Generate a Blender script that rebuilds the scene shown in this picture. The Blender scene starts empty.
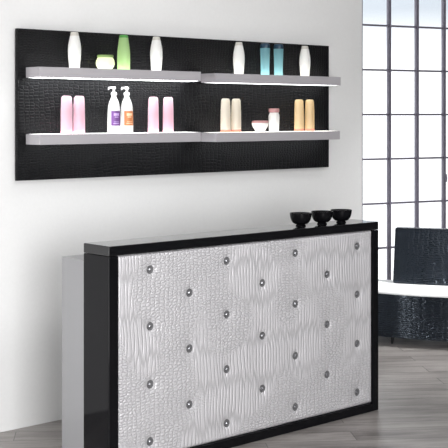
import bpy, bmesh, math, random
from mathutils import Vector, Matrix
random.seed(7)
C = bpy.context.scene.collection
PI = math.pi

# ------------------------------------------------------------------ helpers
def new_mat(name):
    m = bpy.data.materials.new(name); m.use_nodes = True
    nt = m.node_tree
    b = nt.nodes['Principled BSDF']
    return m, nt, b

def pmat(name, col, rough=.5, metal=0., coat=0., spec=.5):
    m, nt, b = new_mat(name)
    b.inputs['Base Color'].default_value = (*col, 1)
    b.inputs['Roughness'].default_value = rough
    b.inputs['Metallic'].default_value = metal
    b.inputs['Coat Weight'].default_value = coat
    b.inputs['Coat Roughness'].default_value = .05
    b.inputs['Specular IOR Level'].default_value = spec
    return m

def nd(nt, typ, **kw):
    n = nt.nodes.new(typ)
    for k, v in kw.items():
        setattr(n, k, v)
    return n

def math_node(nt, op, a, b=None, clamp=False):
    n = nd(nt, 'ShaderNodeMath', operation=op, use_clamp=clamp)
    for i, v in enumerate((a, b)):
        if v is None: continue
        if isinstance(v, (int, float)): n.inputs[i].default_value = v
        else: nt.links.new(v, n.inputs[i])
    return n.outputs[0]

def smooth(nt, v, lo, hi):
    n = nd(nt, 'ShaderNodeMapRange', interpolation_type='SMOOTHSTEP')
    nt.links.new(v, n.inputs[0]); n.inputs[1].default_value = lo; n.inputs[2].default_value = hi
    return n.outputs[0]

def plane_coords(nt, wobble, wscale, off=0.):
    """object x and z as a 2-D vector, gently warped"""
    tc = nd(nt, 'ShaderNodeTexCoord')
    sep = nd(nt, 'ShaderNodeSeparateXYZ'); nt.links.new(tc.outputs['Object'], sep.inputs[0])
    no = nd(nt, 'ShaderNodeTexNoise'); no.inputs['Scale'].default_value = wscale; no.inputs['Detail'].default_value = 1
    nt.links.new(tc.outputs['Object'], no.inputs['Vector'])
    sc = nd(nt, 'ShaderNodeSeparateColor'); nt.links.new(no.outputs['Color'], sc.inputs[0])
    x = math_node(nt, 'ADD', sep.outputs['X'], math_node(nt, 'MULTIPLY', math_node(nt, 'SUBTRACT', sc.outputs[0], .5), wobble))
    z = math_node(nt, 'ADD', sep.outputs['Z'], math_node(nt, 'MULTIPLY', math_node(nt, 'SUBTRACT', sc.outputs[1], .5), wobble))
    return tc, x, z

def cells(nt, x, z, sx, sz, rnd, edge):
    cb = nd(nt, 'ShaderNodeCombineXYZ')
    nt.links.new(math_node(nt, 'MULTIPLY', x, sx), cb.inputs[0])
    nt.links.new(math_node(nt, 'MULTIPLY', z, sz), cb.inputs[1])
    v = nd(nt, 'ShaderNodeTexVoronoi', voronoi_dimensions='2D', feature='DISTANCE_TO_EDGE')
    v.inputs['Scale'].default_value = 1; v.inputs['Randomness'].default_value = rnd
    nt.links.new(cb.outputs[0], v.inputs['Vector'])
    return smooth(nt, v.outputs['Distance'], 0., edge)

def croc(name, col, rough, metal, coat, big, small, strength, dist, mask_scale=3., groove=.6, wob=.05, spec=.5):
    m, nt, b = new_mat(name)
    tc, x, z = plane_coords(nt, wob, 4.)
    A = cells(nt, x, z, big[0], big[1], .35, .22)
    B = cells(nt, x, z, small[0], small[1], .55, .3)
    no = nd(nt, 'ShaderNodeTexNoise'); no.inputs['Scale'].default_value = mask_scale; no.inputs['Detail'].default_value = 0
    nt.links.new(tc.outputs['Object'], no.inputs['Vector'])
    k = smooth(nt, no.outputs['Fac'], .44, .56)
    mx = nd(nt, 'ShaderNodeMix', data_type='FLOAT')
    nt.links.new(k, mx.inputs[0]); nt.links.new(A, mx.inputs[2]); nt.links.new(B, mx.inputs[3])
    bu = nd(nt, 'ShaderNodeBump'); bu.inputs['Strength'].default_value = strength; bu.inputs['Distance'].default_value = dist
    nt.links.new(mx.outputs[0], bu.inputs['Height']); nt.links.new(bu.outputs[0], b.inputs['Normal'])
    cm = nd(nt, 'ShaderNodeMix', data_type='RGBA')
    nt.links.new(mx.outputs[0], cm.inputs[0])
    cm.inputs[6].default_value = (*[c*groove for c in col], 1); cm.inputs[7].default_value = (*col, 1)
    nt.links.new(cm.outputs[2], b.inputs['Base Color'])
    b.inputs['Roughness'].default_value = rough; b.inputs['Metallic'].default_value = metal
    b.inputs['Coat Weight'].default_value = coat; b.inputs['Coat Roughness'].default_value = .15
    b.inputs['Specular IOR Level'].default_value = spec
    return m

def glow_plastic(name, col, trans=.6, rough=.3, tcol=None):
    """frosted cosmetic plastic: part diffuse, part light coming through the wall"""
    m, nt, b = new_mat(name)
    b.inputs['Base Color'].default_value = (*col, 1); b.inputs['Roughness'].default_value = rough
    t = nd(nt, 'ShaderNodeBsdfTranslucent'); t.inputs[0].default_value = (*(tcol or col), 1)
    mx = nd(nt, 'ShaderNodeMixShader'); mx.inputs[0].default_value = trans
    out = nt.nodes['Material Output']
    nt.links.new(b.outputs[0], mx.inputs[1]); nt.links.new(t.outputs[0], mx.inputs[2]); nt.links.new(mx.outputs[0], out.inputs[0])
    return m

def emit(name, col, s):
    m, nt, b = new_mat(name)
    b.inputs['Base Color'].default_value = (.8, .8, .8, 1)
    b.inputs['Emission Color'].default_value = (*col, 1); b.inputs['Emission Strength'].default_value = s
    return m

def obj(name, bm, mat, parent=None, smooth_ang=None):
    me = bpy.data.meshes.new(name)
    bmesh.ops.recalc_face_normals(bm, faces=bm.faces)
    bm.to_mesh(me); bm.free()
    me.materials.append(mat)
    if smooth_ang is not None:
        for p in me.polygons: p.use_smooth = True
        me.set_sharp_from_angle(angle=math.radians(smooth_ang))
    o = bpy.data.objects.new(name, me); C.objects.link(o)
    if parent: o.parent = parent
    return o

def box(bm, x0, x1, y0, y1, z0, z1, bev=0., seg=2):
    t = bmesh.new()
    bmesh.ops.create_cube(t, size=1)
    for v in t.verts:
        v.co = Vector((x0+(v.co.x+.5)*(x1-x0), y0+(v.co.y+.5)*(y1-y0), z0+(v.co.z+.5)*(z1-z0)))
    if bev: bmesh.ops.bevel(t, geom=t.edges[:], offset=bev, segments=seg, profile=.5, affect='EDGES')
    me = bpy.data.meshes.new('t'); t.to_mesh(me); t.free(); bm.from_mesh(me); bpy.data.meshes.remove(me)
    return bm

def bx(*a, **k): return box(bmesh.new(), *a, **k)

def prism(bm, pts, z0, z1):
    lo = [bm.verts.new((x, y, z0)) for x, y in pts]; hi = [bm.verts.new((x, y, z1)) for x, y in pts]
    n = len(pts)
    bm.faces.new(lo[::-1]); bm.faces.new(hi)
    for i in range(n): bm.faces.new((lo[i], lo[(i+1) % n], hi[(i+1) % n], hi[i]))
    return bm

def lathe(prof, n=32, sx=1., sy=1., cx=0., cy=0., bm=None):
    """closed profile of revolution; r = 0 ends become poles"""
    bm = bm or bmesh.new(); rings = []
    for r, z in prof:
        if r < 1e-6: rings.append([bm.verts.new((cx, cy, z))])
        else: rings.append([bm.verts.new((cx+sx*r*math.cos(2*PI*i/n), cy+sy*r*math.sin(2*PI*i/n), z)) for i in range(n)])
    for a, b in zip(rings, rings[1:]):
        for i in range(n):
            j = (i+1) % n
            if len(a) == 1 and len(b) == 1: continue
            if len(a) == 1: bm.faces.new((a[0], b[j], b[i]))
            elif len(b) == 1: bm.faces.new((a[i], a[j], b[0]))
            else: bm.faces.new((a[i], a[j], b[j], b[i]))
    return bm

def tube(bm, p0, p1, r0, r1, n=12):
    p0 = Vector(p0); p1 = Vector(p1); d = (p1-p0).normalized()
    a = d.orthogonal().normalized(); b = d.cross(a)
    A = [bm.verts.new(p0+(a*math.cos(2*PI*i/n)+b*math.sin(2*PI*i/n))*r0) for i in range(n)]
    B = [bm.verts.new(p1+(a*math.cos(2*PI*i/n)+b*math.sin(2*PI*i/n))*r1) for i in range(n)]
    bm.faces.new(A[::-1]); bm.faces.new(B)
    for i in range(n): bm.faces.new((A[i], A[(i+1) % n], B[(i+1) % n], B[i]))
    return bm

def patch(r_at, z0, z1, a0, a1, lift, n=14, m=4, th=.0006):
    """a thin curved label hugging a lathe body"""
    bm = bmesh.new(); L = []
    for layer in (lift, lift+th):
        g = [[bm.verts.new(((r_at(z)+layer)*math.cos(a), (r_at(z)+layer)*math.sin(a), z))
              for a in [a0+(a1-a0)*i/n for i in range(n+1)]] for z in [z0+(z1-z0)*j/m for j in range(m+1)]]
        L.append(g)
    for g in L:
        for j in range(m):
            for i in range(n): bm.faces.new((g[j][i], g[j][i+1], g[j+1][i+1], g[j+1][i]))
    lo, hi = L
    for j in range(m):
        for i in (0, n): bm.faces.new((lo[j][i], lo[j+1][i], hi[j+1][i], hi[j][i]))
    for i in range(n):
        for j in (0, m): bm.faces.new((lo[j][i], lo[j][i+1], hi[j][i+1], hi[j][i]))
    return bm

def tag(o, label, cat, group=None):
    o['label'] = label; o['category'] = cat
    if group: o['group'] = group
    return o

def thing(name, label, cat, loc=(0, 0, 0), rz=0., group=None):
    o = bpy.data.objects.new(name, None); C.objects.link(o)
    o.location = loc; o.rotation_euler = (0, 0, rz); o.empty_display_size = .1
    return tag(o, label, cat, group)

def struct(name, bm, mat, parent=None):
    o = obj(name, bm, mat, parent)
    if not parent: o['kind'] = 'structure'
    return o

def dup(root, loc, label, rz=None):
    r = root.copy(); C.objects.link(r); r.location = loc; r['label'] = label
    if rz is not None: r.rotation_euler = (0, 0, rz)
    for ch in list(root.children):
        c = ch.copy(); C.objects.link(c); c.parent = r
        for g in list(ch.children):
            d = g.copy(); C.objects.link(d); d.parent = c
    return r

# ------------------------------------------------------------------ materials
def wall_mat(name, col, var=.03, scale=60.):
    m, nt, b = new_mat(name)
    tc = nd(nt, 'ShaderNodeTexCoord')
    no = nd(nt, 'ShaderNodeTexNoise'); no.inputs['Scale'].default_value = scale; no.inputs['Detail'].default_value = 4
    nt.links.new(tc.outputs['Object'], no.inputs['Vector'])
    mx = nd(nt, 'ShaderNodeMix', data_type='RGBA'); nt.links.new(no.outputs['Fac'], mx.inputs[0])
    mx.inputs[6].default_value = (*[c*(1-var) for c in col], 1); mx.inputs[7].default_value = (*[min(1, c*(1+var)) for c in col], 1)
    nt.links.new(mx.outputs[2], b.inputs['Base Color'])
    b.inputs['Roughness'].default_value = .9; b.inputs['Specular IOR Level'].default_value = .2
    bu = nd(nt, 'ShaderNodeBump'); bu.inputs['Strength'].default_value = .08; bu.inputs['Distance'].default_value = .002
    nt.links.new(no.outputs['Fac'], bu.inputs['Height']); nt.links.new(bu.outputs[0], b.inputs['Normal'])
    return m

def floor_mat():
    m, nt, b = new_mat('grey_oak_planks')
    tc = nd(nt, 'ShaderNodeTexCoord')
    mp = nd(nt, 'ShaderNodeMapping'); mp.inputs['Rotation'].default_value = (0, 0, math.radians(36))
    nt.links.new(tc.outputs['Object'], mp.inputs['Vector'])
    br = nd(nt, 'ShaderNodeTexBrick', offset=.37)
    br.inputs['Color1'].default_value = (.0, .0, .0, 1); br.inputs['Color2'].default_value = (1, 1, 1, 1); br.inputs['Mortar'].default_value = (.5, .5, .5, 1)
    br.inputs['Scale'].default_value = 1; br.inputs['Brick Width'].default_value = 1.3; br.inputs['Row Height'].default_value = .17
    br.inputs['Mortar Size'].default_value = .0022; br.inputs['Mortar Smooth'].default_value = .3; br.inputs['Bias'].default_value = 0
    nt.links.new(mp.outputs[0], br.inputs['Vector'])
    # grain runs along the board and shifts from board to board
    sh = nd(nt, 'ShaderNodeVectorMath', operation='MULTIPLY_ADD')
    nt.links.new(br.outputs['Color'], sh.inputs[0]); sh.inputs[1].default_value = (5, 3, 0); nt.links.new(mp.outputs[0], sh.inputs[2])
    st = nd(nt, 'ShaderNodeMapping'); st.inputs['Scale'].default_value = (1.3, 13, 1); nt.links.new(sh.outputs[0], st.inputs['Vector'])
    n1 = nd(nt, 'ShaderNodeTexNoise'); n1.inputs['Scale'].default_value = 1.6; n1.inputs['Detail'].default_value = 7; n1.inputs['Roughness'].default_value = .74; n1.inputs['Distortion'].default_value = .5
    nt.links.new(st.outputs[0], n1.inputs['Vector'])
    st2 = nd(nt, 'ShaderNodeMapping'); st2.inputs['Scale'].default_value = (1.5, 5, 1); nt.links.new(sh.outputs[0], st2.inputs['Vector'])
    n2 = nd(nt, 'ShaderNodeTexNoise'); n2.inputs['Scale'].default_value = 1.2; n2.inputs['Detail'].default_value = 3
    nt.links.new(st2.outputs[0], n2.inputs['Vector'])
    s = math_node(nt, 'ADD', math_node(nt, 'MULTIPLY', n1.outputs['Fac'], .65), math_node(nt, 'MULTIPLY', n2.outputs['Fac'], .35))
    sep = nd(nt, 'ShaderNodeSeparateColor'); nt.links.new(br.outputs['Color'], sep.inputs[0])
    s = math_node(nt, 'ADD', s, math_node(nt, 'MULTIPLY', math_node(nt, 'SUBTRACT', sep.outputs[0], .5), .10))
    cr = nd(nt, 'ShaderNodeValToRGB')
    cr.color_ramp.elements[0].position = .30; cr.color_ramp.elements[0].color = FLOOR_DARK
    cr.color_ramp.elements[1].position = .70; cr.color_ramp.elements[1].color = FLOOR_LIGHT
    nt.links.new(s, cr.inputs[0])
    mx = nd(nt, 'ShaderNodeMix', data_type='RGBA'); nt.links.new(br.outputs['Fac'], mx.inputs[0])
    nt.links.new(cr.outputs[0], mx.inputs[6]); mx.inputs[7].default_value = (.045, .042, .04, 1)
    nt.links.new(mx.outputs[2], b.inputs['Base Color'])
    rr = nd(nt, 'ShaderNodeMapRange'); nt.links.new(n1.outputs['Fac'], rr.inputs[0]); rr.inputs[3].default_value = .28; rr.inputs[4].default_value = .5
    nt.links.new(rr.outputs[0], b.inputs['Roughness'])
    bu = nd(nt, 'ShaderNodeBump'); bu.inputs['Strength'].default_value = .25; bu.inputs['Distance'].default_value = .002
    nt.links.new(math_node(nt, 'SUBTRACT', n1.outputs['Fac'], br.outputs['Fac']), bu.inputs['Height']); nt.links.new(bu.outputs[0], b.inputs['Normal'])
    return m

FLOOR_DARK = (.062, .054, .049, 1); FLOOR_LIGHT = (.37, .345, .33, 1)
M = {}
M['wall'] = wall_mat('light_grey_plaster', (.64, .64, .64))
M['ceiling'] = wall_mat('white_ceiling_paint', (.75, .75, .75))
M['darkwall'] = wall_mat('charcoal_paint', (.06, .06, .065))
M['midwall'] = wall_mat('mid_grey_paint', (.2, .2, .205))
M['floor'] = floor_mat()
M['black_gloss'] = pmat('black_lacquer', (.005, .005, .006), .07, 0, 0, .13)
M['black_top'] = pmat('polished_black_lacquer', (.006, .006, .007), .08, 0, .15, .33)
M['grey_laminate'] = pmat('pale_grey_laminate', (.20, .20, .207), .35)
M['silver_croc'] = croc('silver_croc_leather', (.55, .54, .56), .34, .15, .0, (48, 5), (36, 70), .65, .004, 3.2, .82)
M['black_croc'] = croc('black_croc_panel', (.0068, .0068, .0078), .42, 0, 0, (30, 55), (44, 75), .65, .004, 3., .4, .06, .10)
M['chair_croc'] = croc('blue_black_croc_leather', (.0025, .004, .0075), .2, 0, 0, (14, 62), (26, 62), .3, .004, 4., .7, .05, .75)
M['chair_croc'].node_tree.nodes['Principled BSDF'].inputs['Specular Tint'].default_value = (.74, .86, 1, 1)
M['white_leather'] = pmat('white_leather', (.9, .9, .9), .45)
M['dark_metal'] = pmat('dark_metal', (.03, .03, .033), .3, .5)
M['crystal'] = pmat('smoky_crystal', (.12, .12, .125), .35, .1, .1)
M['gem'] = pmat('cut_crystal', (.30, .30, .32), .1, .7, .5)
M['shelf'] = pmat('satin_grey_lacquer', (.37, .355, .375), .4)
M['mullion'] = pmat('bloom_tinted_metal', (.155, .142, .185), .5)  # dark metal, with the window's violet bloom mixed into its colour
M['led_bright'] = emit('lit_diffuser_bright', (1, .99, .98), 4.4)
M['led_soft'] = emit('lit_diffuser_soft', (1, .96, .90), 3.6)
M['under_bright'] = emit('lit_underside_bright', (.97, 1, 1), 12)
M['under_low'] = emit('lit_underside_dim', (.97, 1, 1), 4)
M['under_soft'] = emit('lit_underside_soft', (.97, 1, 1), 4)
m, nt, b = new_mat('window_glass')
tr = nd(nt, 'ShaderNodeBsdfTransparent'); tr.inputs[0].default_value = (.97, .98, .985, 1)
gl = nd(nt, 'ShaderNodeBsdfGlossy'); gl.inputs['Roughness'].default_value = .02
fr = nd(nt, 'ShaderNodeFresnel'); fr.inputs['IOR'].default_value = 1.45
ms = nd(nt, 'ShaderNodeMixShader')
nt.links.new(fr.outputs[0], ms.inputs[0]); nt.links.new(tr.outputs[0], ms.inputs[1]); nt.links.new(gl.outputs[0], ms.inputs[2])
nt.links.new(ms.outputs[0], nt.nodes['Material Output'].inputs[0])
M['glass'] = m

# ------------------------------------------------------------------ the setting
WN = 5.4216                      # face of the main wall
XL, XR, YB, ZC = -1.6, 10.2, -2.6, 3.2
WX = 6.142                       # free end of the main wall
w = Vector((0.97158526, -0.23793084, 0)); wn = Vector((0.23793, 0.97159, 0))   # along the window, outwards
W0 = Vector((7.475, 6.598, 0))
S0, S1 = -1.53, 2.80
wl = W0 + w*S0; wr = W0 + w*S1
struct('floor', prism(bmesh.new(), [(XL-.1, YB-.1), (XR+.1, YB-.1), (XR+.1, 6.0), (wr.x, wr.y+.1), (wl.x-.05, wl.y+.1), (wl.x-.05, WN), (XL-.1, WN)], -.05, 0), M['floor'])
struct('ceiling', prism(bmesh.new(), [(XL-.1, YB-.1), (XR+.1, YB-.1), (XR+.1, 6.0), (wr.x, wr.y+.1), (wl.x-.05, wl.y+.1), (wl.x-.05, WN), (XL-.1, WN)], ZC, ZC+.05), M['ceiling'])
struct('wall_back', bx(XL-.1, WX, WN, WN+.13, 0, ZC), M['wall'])
struct('wall_recess', bx(wl.x-.05, wl.x+.02, WN+.13, wl.y+.05, 0, ZC), M['wall'])
struct('wall_left', bx(XL-.1, XL, YB-.1, WN, 0, ZC), M['midwall'])
struct('wall_front', bx(XL, XR, YB-.1, YB, 0, ZC), M['darkwall'])
struct('wall_right', bx(XR, XR+.1, YB-.1, wr.y+.05, 0, ZC), M['darkwall'])

win = bpy.data.objects.new('window_1', None); C.objects.link(win)
win.location = W0; win.rotation_euler = (0, 0, math.atan2(w.y, w.x)); win['kind'] = 'structure'
hw = .0100
ks = [k for k in range(-5, 9)]
for k in ks:
    s = -.0165 + .298*k
    if not S0+.06 < s < S1-.06: continue
    obj('mullion', bx(s-hw, s+hw, -.02, .02, .05, ZC-.04), M['mullion'], win)
for k in range(-4, 4):
    z = 1.697 + .383*k
    if z < .1 or z > ZC-.1: continue
    obj('transom', bx(S0+.04, S1-.05, -.012, .012, z-.0075, z+.0075), M['mullion'], win)
f = bmesh.new()
box(f, S0, S0+.05, -.03, .03, 0, ZC); box(f, S1-.06, S1, -.03, .03, 0, ZC)
box(f, S0+.05, S1-.06, -.03, .03, 0, .05); box(f, S0+.05, S1-.06, -.03, .03, ZC-.04, ZC)
obj('window_frame', f, M['mullion'], win)
obj('pane', bx(S0+.04, S1-.05, -.003, .003, .04, ZC-.03), M['glass'], win)
h = bmesh.new(); box(h, .870, .884, -.04, -.02, 1.10, 1.17, .003); tube(h, (.877, -.04, 1.155), (.877, -.04, 1.105), .006, .006)
obj('latch', h, M['mullion'], win)

# ------------------------------------------------------------------ reception desk
U0, U1, ND, HT = 3.2007, 5.1102, 4.3843, 1.0833
DT, BT, BH = .2072, .3937, 1.0019
desk = thing('reception_desk', 'black lacquer reception desk with a silver button-tufted croc front', 'reception desk', ((U0+U1)/2, ND+.2, 0))
ox, oy = (U0+U1)/2, ND+.2
hwid = (U1-U0)/2
yf = -.2; yb = yf+DT
obj('countertop', bx(-hwid, hwid, yf, yb, HT-.046, HT, .004, 4), M['black_top'], desk)
for s in (-1, 1):
    a, b_ = sorted((s*hwid, s*(hwid-(.0555 if s < 0 else .0465))))
    obj('side_panel', bx(a, b_, yf, yb, 0, HT-.0475, .004, 4), M['black_gloss'], desk)
obj('bottom_rail', bx(-hwid+.0555, hwid-.0465, yf, yb, 0, .046, .0025), M['black_gloss'], desk)
c = bmesh.new()
box(c, -hwid+.002, -hwid+.03, yb+.001, yf+BT, 0, BH, .001); box(c, hwid-.03, hwid-.002, yb+.001, yf+BT, 0, BH, .001)
box(c, -hwid+.03, hwid-.03, yb+.001, yf+BT, BH-.03, BH-.0, .001); box(c, -hwid+.03, hwid-.03, yb+.001, yb+.02, 0, BH-.03)
box(c, -hwid+.03, hwid-.03, yb+.02, yf+BT-.01, .5, .52); box(c, -hwid+.03, hwid-.03, yb+.02, yf+BT-.03, 0, .07)
obj('rear_cabinet', c, M['grey_laminate'], desk)

# tufted panel
colx = [3.440, 3.687, 3.935, 4.186, 4.431, 4.680, 4.928]
even = [.953, .680, .401, .126]; odd = [.816, .540, .263]
btn = [(x-ox+.014, z) for i, x in enumerate(colx) for z in (odd if i % 2 else even)]
px0, px1, pz0, pz1 = -hwid+.0560, hwid-.0470, .0465, HT-.0480
NX, NZ = 300, 170
front = yf+.006
def relief(x, z):
    e = min(x-px0, px1-x, z-pz0, pz1-z)
    R_ = .022
    d = 0.
    if e < R_: d += R_*.75*(1-math.sqrt(max(0, 1-(1-e/R_)**2)))
    for bx_, bz_ in btn:
        r2 = (x-bx_)**2+(z-bz_)**2
        if r2 < .04:
            d += .007*math.exp(-(r2/(2*.0190**2))**1.5) + .005*math.exp(-r2/(2*.045**2))
    return d
bm = bmesh.new(); G = []
for j in range(NZ+1):
    row = []
    for i in range(NX+1):
        # finer towards the rolled border
        x = px0+(px1-px0)*i/NX; z = pz0+(pz1-pz0)*j/NZ
        row.append(bm.verts.new((x, front+relief(x, z), z)))
    G.append(row)
for j in range(NZ):
    for i in range(NX): bm.faces.new((G[j][i], G[j][i+1], G[j+1][i+1], G[j+1][i]))
B_ = [bm.verts.new((x, front+.06, z)) for x, z in ((px0, pz0), (px1, pz0), (px1, pz1), (px0, pz1))]
bm.faces.new(B_)
bm.faces.new([G[0][i] for i in range(NX+1)]+[B_[1], B_[0]])
bm.faces.new([G[NZ][i] for i in range(NX, -1, -1)]+[B_[3], B_[2]])
bm.faces.new([G[j][0] for j in range(NZ, -1, -1)]+[B_[0], B_[3]])
bm.faces.new([G[j][NX] for j in range(NZ+1)]+[B_[2], B_[1]])
panel = obj('tufted_panel', bm, M['silver_croc'], desk, 50)
panel['label'] = 'silver croc-embossed padded front with crystal buttons'
# one faceted crystal button, then copies
g = bmesh.new()
lathe([(0, -.003), (.0195, -.003), (.0215, .0040), (.0200, .0050), (.0150, .0032), (.0085, .0022), (.0070, .0062), (.0035, .0085), (0, .0085)], 18, bm=g)
for v in g.verts: v.co = Vector((v.co.x, -v.co.z, v.co.y))
b0 = None
for x, z in btn:
    if b0 is None:
        o = b0 = obj('button', g, M['crystal'], panel)
        b0.data.materials.append(M['gem'])
        for p in b0.data.polygons:
            if math.hypot(p.center.x, p.center.z) < .0078 and p.center.y < -.0030: p.material_index = 1
    else:
        o = b0.copy(); C.objects.link(o); o.parent = panel
    o.location = (x, front+relief(x, z)+.001, z)

# bowls on the counter
def bowl_bm(r, h):
    p = [(0, 0), (r*.46, 0), (r*.47, .004), (r*.38, .008), (r*.40, .010)]
    for i in range(1, 11):
        t = i/10*PI/2; p.append((r*(.40+.60*math.sin(t)**.9), .010+(h-.010)*(1-math.cos(t))))
    p += [(r*1.0, h), (r*.955, h)]
    for i in range(9, -1, -1):
        t = i/10*PI/2; p.append((r*.93*math.sin(t)**.9 if i else 0, .021+(h-.021)*(1-math.cos(t))))
    return lathe(p, 48)
bl = ['small glossy black bowl nearest the left on the countertop', 'small glossy black bowl in the middle of the countertop three', 'small glossy black bowl nearest the right end of the countertop']
first = None
for (x, y), l in zip([(4.582, 4.492), (4.752, 4.492), (4.905, 4.487)], bl):
    if first is None:
        o = first = obj('bowl', bowl_bm(.0610, .072), M['black_gloss'], None, 40)
    else:
        o = first.copy(); C.objects.link(o)
    o.location = (x, y, HT+.0005); tag(o, l, 'bowl', 'black bowls on the desk')

# ------------------------------------------------------------------ wall display
PN = 5.3816
PU0, PU1, PZ0, PZ1 = 3.3240, 5.7618, 1.3423, 2.1615
disp = thing('wall_display', 'long black croc wall panel carrying four lit grey shelves', 'shelf unit', (4.538, WN, PZ0))
def L(x0, x1, y0, y1, z0, z1): return (x0-4.538, x1-4.538, y0-WN, y1-WN, z0-PZ0, z1-PZ0)
obj('backing_panel', bx(*L(PU0, PU1, PN, PN+.026, PZ0, PZ1), bev=.002), M['black_croc'], disp)
obj('mounting_batten', bx(*L(PU0+.06, PU1-.06, PN+.026, WN, PZ0+.1, PZ1-.1)), M['black_gloss'], disp)
SF, ST = 5.2445, .056
shelves = [('ul', 3.376, 4.503, 1.9525, 'led_bright', 'under_bright'), ('ur', 4.622, 5.730, 1.9475, 'led_soft', 'under_soft'),
           ('ll', 3.376, 4.503, 1.5930, 'led_bright', 'under_low'), ('lr', 4.622, 5.722, 1.5885, 'led_soft', 'under_low')]
SH = {}
for k, x0, x1, zt, mt, mu in shelves:
    zb = zt-ST
    sh = bmesh.new()
    t = .005
    # tray-shaped carcass with recessed diffusers above and below
    box(sh, *L(x0, x1, SF, SF+.008, zb, zt), bev=.001); box(sh, *L(x0, x0+.010, SF+.008, PN, zb, zt)); box(sh, *L(x1-.010, x1, SF+.008, PN, zb, zt))
    box(sh, *L(x0+.010, x1-.010, PN-.008, PN, zb, zt)); box(sh, *L(x0+.010, x1-.010, SF+.008, PN-.008, zb+.006, zt-.006))
    so = obj('shelf', sh, M['shelf'], disp)
    obj('top_diffuser', bx(*L(x0+.010, x1-.010, SF+.008, PN-.008, zt-.006, zt)), M[mt], so)
    obj('bottom_diffuser', bx(*L(x0+.010, x1-.010, SF+.008, PN-.008, zb, zb+.006)), M[mu], so)
    SH[k] = zt

# ------------------------------------------------------------------ products
def prof_r(prof):
    def f(z):
        for (r0, z0), (r1, z1) in zip(prof, prof[1:]):
            if z1 > z0 and z0 <= z <= z1: return r0+(r1-r0)*(z-z0)/(z1-z0)
        return prof[-1][0]
    return f
def spline(keys, n=24):
    """smooth radius curve through (z, r) keys"""
    out = []
    for i in range(n+1):
        z = keys[0][0]+(keys[-1][0]-keys[0][0])*i/n
        for k in range(len(keys)-1):
            if keys[k][0] <= z <= keys[k+1][0]+1e-9:
                p1, p2 = keys[k], keys[k+1]
                m1 = (keys[k+1][1]-keys[k-1][1])/(keys[k+1][0]-keys[k-1][0]) if k > 0 else (p2[1]-p1[1])/(p2[0]-p1[0])
                m2 = (keys[k+2][1]-p1[1])/(keys[k+2][0]-p1[0]) if k+2 < len(keys) else (p2[1]-p1[1])/(p2[0]-p1[0])
                hh = p2[0]-p1[0]; t = (z-p1[0])/hh
                r = (2*t**3-3*t*t+1)*p1[1]+(t**3-2*t*t+t)*hh*m1+(-2*t**3+3*t*t)*p2[1]+(t**3-t*t)*hh*m2
                out.append((r, z)); break
    return out
YS = 5.310                         # line the products stand on
EPS = .0004

M['white_glow'] = glow_plastic('frosted_white_plastic', (.86, .86, .85), .55)
M['white_cap'] = glow_plastic('frosted_ivory_plastic', (.66, .64, .60), .35)
M['green_glow'] = glow_plastic('frosted_green_plastic', (.28, .46, .22), .7, .3, (.74, .86, .58))
M['green_cap'] = glow_plastic('green_cap_plastic', (.10, .38, .08), .3)
M['cream_glow'] = glow_plastic('frosted_cream_plastic', (.85, .88, .68), .6)
M['lime_lid'] = glow_plastic('lime_lid_plastic', (.28, .40, .15), .35)
M['teal_glow'] = glow_plastic('frosted_teal_plastic', (.10, .27, .33), .75, .3, (.64, .87, .90))
M['navy_cap'] = glow_plastic('navy_cap_plastic', (.008, .035, .065), .1)
M['pink_glow'] = glow_plastic('frosted_pink_plastic', (.72, .52, .59), .58, .3, (.92, .75, .81))
M['pink_base'] = glow_plastic('pale_pink_cap_plastic', (.92, .66, .74), .6)
M['beige_glow'] = glow_plastic('frosted_beige_plastic', (.84, .79, .70), .55)
M['tan_glow'] = glow_plastic('frosted_tan_plastic', (.82, .66, .44), .55, .3, (.92, .78, .52))
M['coral_base'] = glow_plastic('coral_cap_plastic', (.66, .27, .19), .35)
M['rose_lid'] = glow_plastic('rose_lid_plastic', (.55, .30, .30), .35)
M['white_solid'] = pmat('white_pump_plastic', (.85, .85, .85), .3)
M['purple_label'] = pmat('purple_label', (.14, .05, .22), .5)
M['orange_label'] = pmat('orange_label', (.52, .18, .06), .5)
M['purple_print'] = pmat('lilac_print', (.50, .36, .66), .5)
M['orange_print'] = pmat('peach_print', (.90, .60, .40), .5)

def make_vase_bottle():
    t = thing('shampoo_bottle', '', 'bottle', group='white frosted bottles on the upper shelves')
    k = spline([(0, .0285), (.04, .0325), (.085, .036), (.125, .0345), (.160, .0285), (.178, .0245)], 26)
    obj('body', lathe([(0, 0), (.0275, 0)]+k+[(0, .178)], 40), M['white_glow'], t, 40)
    obj('cap', lathe([(0, .1788), (.0240, .1788), (.0222, .188), (.0205, .1955), (.0190, .1985), (0, .1985)], 40), M['white_cap'], t, 40)
    return t
vb = make_vase_bottle()
sp = [((3.642, SH['ul']), 'white frosted bottle at the left end of the top-left shelf'),
      ((4.216, SH['ul']), 'white frosted bottle at the right of the top-left shelf, after the green bottle'),
      ((4.869, SH['ur']), 'white frosted bottle at the left of the top-right shelf, before the blue bottles'),
      ((5.455, SH['ur']), 'white frosted bottle at the right end of the top-right shelf')]
for i, ((x, z), l) in enumerate(sp):
    if i == 0: vb.location = (x, YS, z+EPS); vb['label'] = l
    else: dup(vb, (x, YS, z+EPS), l)

t = thing('cream_jar', 'squat pale yellow jar with a green lid beside the tall green bottle', 'jar', (3.850, YS, SH['ul']+EPS))
k = spline([(0, .037), (.018, .050), (.036, .0525), (.054, .0485), (.065, .0425)], 16)
obj('body', lathe([(0, 0), (.036, 0)]+k+[(0, .065)], 40), M['cream_glow'], t, 40)
obj('lid', lathe([(0, .0655), (.0425, .0655), (.0455, .067), (.0465, .072), (.0455, .0775), (.0430, .080), (0, .081)], 40), M['lime_lid'], t, 40)

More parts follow.
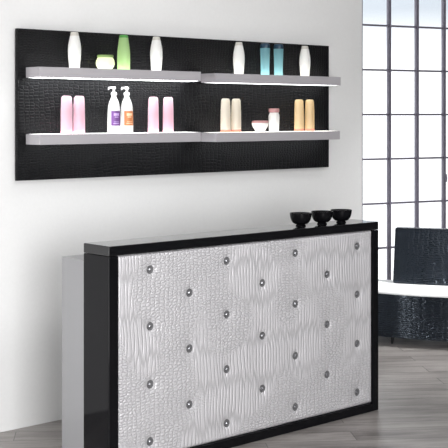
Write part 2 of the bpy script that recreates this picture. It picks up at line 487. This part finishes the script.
def slim_bottle(name, label, x, z, body, cap, capz, H, keys, group=None):
    t = thing(name, label, 'bottle', (x, YS, z+EPS), group=group)
    k = spline([(a, r) for a, r in keys], 24)
    obj('body', lathe([(0, 0), (k[0][0]*.95, 0)]+k+[(0, k[-1][1])], 40), M[body], t, 40)
    r = k[-1][0]
    obj('cap', lathe([(0, capz+.0006), (r*.99, capz+.0006), (r*.97, capz+(H-capz)*.6), (r*.86, H-.002), (r*.75, H), (0, H)], 40), M[cap], t, 40)
    return t
slim_bottle('shampoo_bottle', 'tall frosted green bottle fading to pale yellow on the top-left shelf', 3.979, SH['ul'], 'green_glow', 'green_cap', .182, .198,
            [(0, .0355), (.05, .037), (.11, .0355), (.16, .0290), (.182, .0255)])
for x, l in ((5.094, 'left of the two teal bottles with a navy cap on the top-right shelf'), (5.213, 'right of the two teal bottles with a navy cap, nearer the last white bottle')):
    slim_bottle('shampoo_bottle', l, x, SH['ur'], 'teal_glow', 'navy_cap', .170, .200,
                [(0, .0275), (.04, .0275), (.10, .0290), (.17, .0315)], 'teal bottles on the top-right shelf')

def tottle(body, cap, wd=1.):
    t = thing('conditioner_tube', '', 'bottle')
    obj('cap', lathe([(0, 0), (.0330*wd, 0), (.0345*wd, .003), (.0345*wd, .0155), (0, .0155)], 40, 1, .8), M[cap], t, 40)
    k = spline([(.016, .0345*wd), (.07, .0342*wd), (.13, .0334*wd), (.18, .0312*wd), (.198, .0292*wd), (.2055, .0245*wd)], 30)
    obj('body', lathe([(0, .016), (.033*wd, .016)]+k+[(.017*wd, .2074), (0, .2078)], 40, 1, .8), M[body], t, 40)
    return t
def row(proto, items, z, group):
    proto['group'] = group
    for i, (x, l) in enumerate(items):
        if i == 0: proto.location = (x, YS, z+EPS); proto['label'] = l
        else: dup(proto, (x, YS, z+EPS), l)
row(tottle('pink_glow', 'pink_base', 1.0), [(3.590, 'pink bottle at the far left end of the lower-left shelf'), (3.673, 'second pink bottle from the left end of the lower-left shelf'),
     (4.194, 'pink bottle just right of the pump bottles, with another pink one on its right'), (4.305, 'pink bottle at the right end of the lower-left shelf')], SH['ll'], 'pink bottles on the lower-left shelf')
row(tottle('beige_glow', 'coral_base', .99), [(4.758, 'left one of the beige bottle pair at the left end of the lower-right shelf'), (4.846, 'right one of the beige bottle pair, nearer the bowl-shaped jar')], SH['lr'], 'beige bottles on the lower-right shelf')
row(tottle('tan_glow', 'coral_base', 1.02), [(5.401, 'left one of the golden tan bottle pair, nearer the rose-capped bottle'), (5.500, 'right one of the golden tan bottle pair at the shelf end')], SH['lr'], 'tan bottles on the lower-right shelf')

def pump(x, lab, prt, label):
    t = thing('pump_bottle', label, 'bottle', (x, YS, SH['ll']+EPS), group='white pump bottles on the lower-left shelf')
    k = spline([(0, .0355), (.05, .0365), (.11, .0355), (.15, .0325), (.175, .0270), (.195, .0185), (.208, .0135)], 32)
    b = obj('body', lathe([(0, 0), (.034, 0)]+k+[(.0135, .214), (0, .214)], 40), M['white_glow'], t, 40)
    rf = prof_r(k); c0 = -PI/2-.2
    lb = obj('label', patch(rf, .042, .125, c0-.85, c0+.85, .0004), M[lab], t, 40)
    for z0, z1, wd in ((.052, .056, .5), (.062, .065, .42), (.088, .093, .30), (.098, .112, .45)):
        obj('label_print', patch(rf, z0, z1, c0-wd, c0+wd, .0012, 10, 2), M[prt], lb)
    
    p = bmesh.new()
    lathe([(0, .2145), (.0170, .2145), (.0170, .228), (.0140, .231), (.0060, .232), (.0060, .247), (.0110, .2485), (.0110, .259), (.0085, .262), (0, .262)], 28, bm=p)
    tube(p, (-.004, 0, .2560), (-.036, 0, .2545), .0058, .0048); tube(p, (-.0345, 0, .2565), (-.0365, 0, .2450), .0046, .0036)
    obj('pump_head', p, M['white_solid'], t, 40)
pump(3.910, 'purple_label', 'purple_print', 'white pump bottle with a purple label')
pump(4.001, 'orange_label', 'orange_print', 'white pump bottle with an orange label')

t = thing('cream_jar', 'white bowl-shaped jar with a rose lid on the lower-right shelf', 'jar', (5.051, YS, SH['lr']+EPS))
k = spline([(0, .028), (.012, .034), (.032, .047), (.050, .0530), (.056, .0530)], 16)
obj('body', lathe([(0, 0), (.027, 0)]+k+[(0, .056)], 40), M['white_glow'], t, 40)
obj('lid', lathe([(0, .0565), (.0525, .0565), (.0535, .060), (.0520, .067), (.0470, .071), (0, .072)], 40), M['rose_lid'], t, 40)

t = thing('lotion_bottle', 'short white bottle with a rose cap between the bowl-shaped jar and tan bottles', 'bottle', (5.173, YS, SH['lr']+EPS))
k = spline([(0, .031), (.03, .0325), (.08, .0345), (.105, .0340), (.118, .0290), (.122, .0285)], 18)
obj('body', lathe([(0, 0), (.030, 0)]+k+[(0, .122)], 40), M['white_glow'], t, 40)
obj('cap', lathe([(0, .1225), (.0330, .1225), (.0345, .126), (.0345, .144), (.0325, .148), (0, .148)], 40), M['rose_lid'], t, 40)

# ------------------------------------------------------------------ lounge chair
ex = Vector((.4200, -.9075, 0))
ch = thing('lounge_chair', 'low black croc lounge chair with a white seat by the window', 'chair', (6.581, 5.652, 0), math.atan2(ex.y, ex.x)+math.radians(4.6))
X0, X1 = -.22, 1.02; D = .66
def bow(x): return -.113*(1-((x-(X0+X1)/2)/((X1-X0)/2))**2)
def banded(z0, z1, inset, y1, n=28, lift=None, belly=0.):
    bm = bmesh.new(); pts = []
    for i in range(n+1):
        x = X0+inset+(X1-X0-2*inset)*i/n
        pts.append((x, bow(x)+.0655+inset))
    pts += [(X1-inset, y1), (X0+inset, y1)]
    return prism(bm, pts, z0, z1)
s = banded(.058, .372, 0, D)
bmesh.ops.bevel(s, geom=[e for e in s.edges if abs(e.verts[0].co.z-e.verts[1].co.z) < 1e-6], offset=.010, segments=3, profile=.5, affect='EDGES')
obj('seat_base', s, M['chair_croc'], ch, 35)
s = banded(.372, .384, .012, D-.01)
bmesh.ops.bevel(s, geom=[e for e in s.edges if abs(e.verts[0].co.z-e.verts[1].co.z) < 1e-6 and e.verts[0].co.z > .38], offset=.006, segments=3, profile=.5, affect='EDGES')
o = obj('seat_cushion', s, M['white_leather'], ch, 35); o['label'] = 'white leather seat top'
# backrest: a padded slab leaning back, rounded edges
bk = bx(-.004, .760, 0, .10, 0, .424, bev=.014, seg=3)
bmesh.ops.subdivide_edges(bk, edges=[e for e in bk.edges if e.calc_length() > .2], cuts=6, use_grid_fill=True)
for v in bk.verts:
    u_ = (v.co.x-.378)/.382; q = v.co.z/.424
    v.co.x = .378+(v.co.x-.378)*(1.0-.0*q)
    v.co.y += q*.100 + .012*(u_*u_) 
    v.co.z += .0
for v in bk.verts: v.co += Vector((.026, .455, .3845))
obj('backrest', bk, M['chair_croc'], ch, 35)
for x, y in ((.105, .035), (.695, .035), (.105, .57), (.695, .57)):
    obj('leg', tube(bmesh.new(), (x, y, .0595), (x-.006 if x < .4 else x+.006, y, 0), .016, .008, 16), M['dark_metal'], ch, 40)

# ------------------------------------------------------------------ light
def area(name, loc, target, sx, sy, power, col=(1, 1, 1)):
    l = bpy.data.lights.new(name, 'AREA'); l.shape = 'RECTANGLE'; l.size = sx; l.size_y = sy; l.energy = power; l.color = col
    o = bpy.data.objects.new(name, l); C.objects.link(o); o.location = loc
    o.rotation_euler = (Vector(target)-Vector(loc)).to_track_quat('-Z', 'Y').to_euler()
    return o
area('front_fill', (1.0, -1.4, 1.6), (4.2, 5.2, .8), 2.6, 2.2, 350)  # unseen light behind the camera, added to light the wall evenly
area('wall_fill', (1.6, 3.9, .7), (3.5, 5.42, .6), .6, 1.0, 16)
area('low_left_fill', (.5, 4.5, 1.0), (3.6, 5.35, .6), 0.4, 1.1, 38)  # unseen fill, added for the low left wall and a chair highlight
area('seat_fill', (7.6, 4.6, 3.1), (7.1, 5.5, 0), .5, .5, 24).data.spread = math.radians(75)  # unseen overhead light, added to brighten the white seat and nearby floor
area('overhead_fill', (4.4, 2.4, 3.15), (4.6, 4.2, 0), 3.4, 1.6, 70)  # unseen light put below the ceiling to even out wall and floor

wd = bpy.data.worlds.new('overcast_sky'); bpy.context.scene.world = wd; wd.use_nodes = True
nt = wd.node_tree; bg = nt.nodes['Background']
tc = nd(nt, 'ShaderNodeTexCoord'); sp_ = nd(nt, 'ShaderNodeSeparateXYZ'); nt.links.new(tc.outputs['Generated'], sp_.inputs[0])
cm = nd(nt, 'ShaderNodeValToRGB'); cm.color_ramp.elements[0].position = .0; cm.color_ramp.elements[0].color = (.42, .42, .42, 1)
for p_, c_ in ((.05, (.42, .42, .42, 1)), (.09, (.230, .248, .27, 1)), (.16, (.23, .248, .27, 1)), (.35, (1, 1, 1, 1))):
    e = cm.color_ramp.elements.new(p_); e.color = c_
cm.color_ramp.elements[-1].color = (1, 1, 1, 1)
nt.links.new(sp_.outputs['Z'], cm.inputs[0])
nt.links.new(cm.outputs[0], bg.inputs['Color']); bg.inputs['Strength'].default_value = 4.0

# ------------------------------------------------------------------ camera
cd = bpy.data.cameras.new('camera'); cam = bpy.data.objects.new('camera', cd); C.objects.link(cam)
cam.location = (0, 0, 1.7); cam.rotation_euler = (PI/2, 0, .841499-PI/2)
cd.sensor_width = 36; cd.lens = 1160.641/448*36
cd.shift_y = -(224-114.21)/448; cd.clip_end = 100
sc = bpy.context.scene; sc.camera = cam
sc.view_settings.view_transform = 'Standard'; sc.view_settings.look = 'None'
sc.view_settings.gamma = 1; sc.view_settings.use_curve_mapping = False; sc.view_settings.exposure = 0
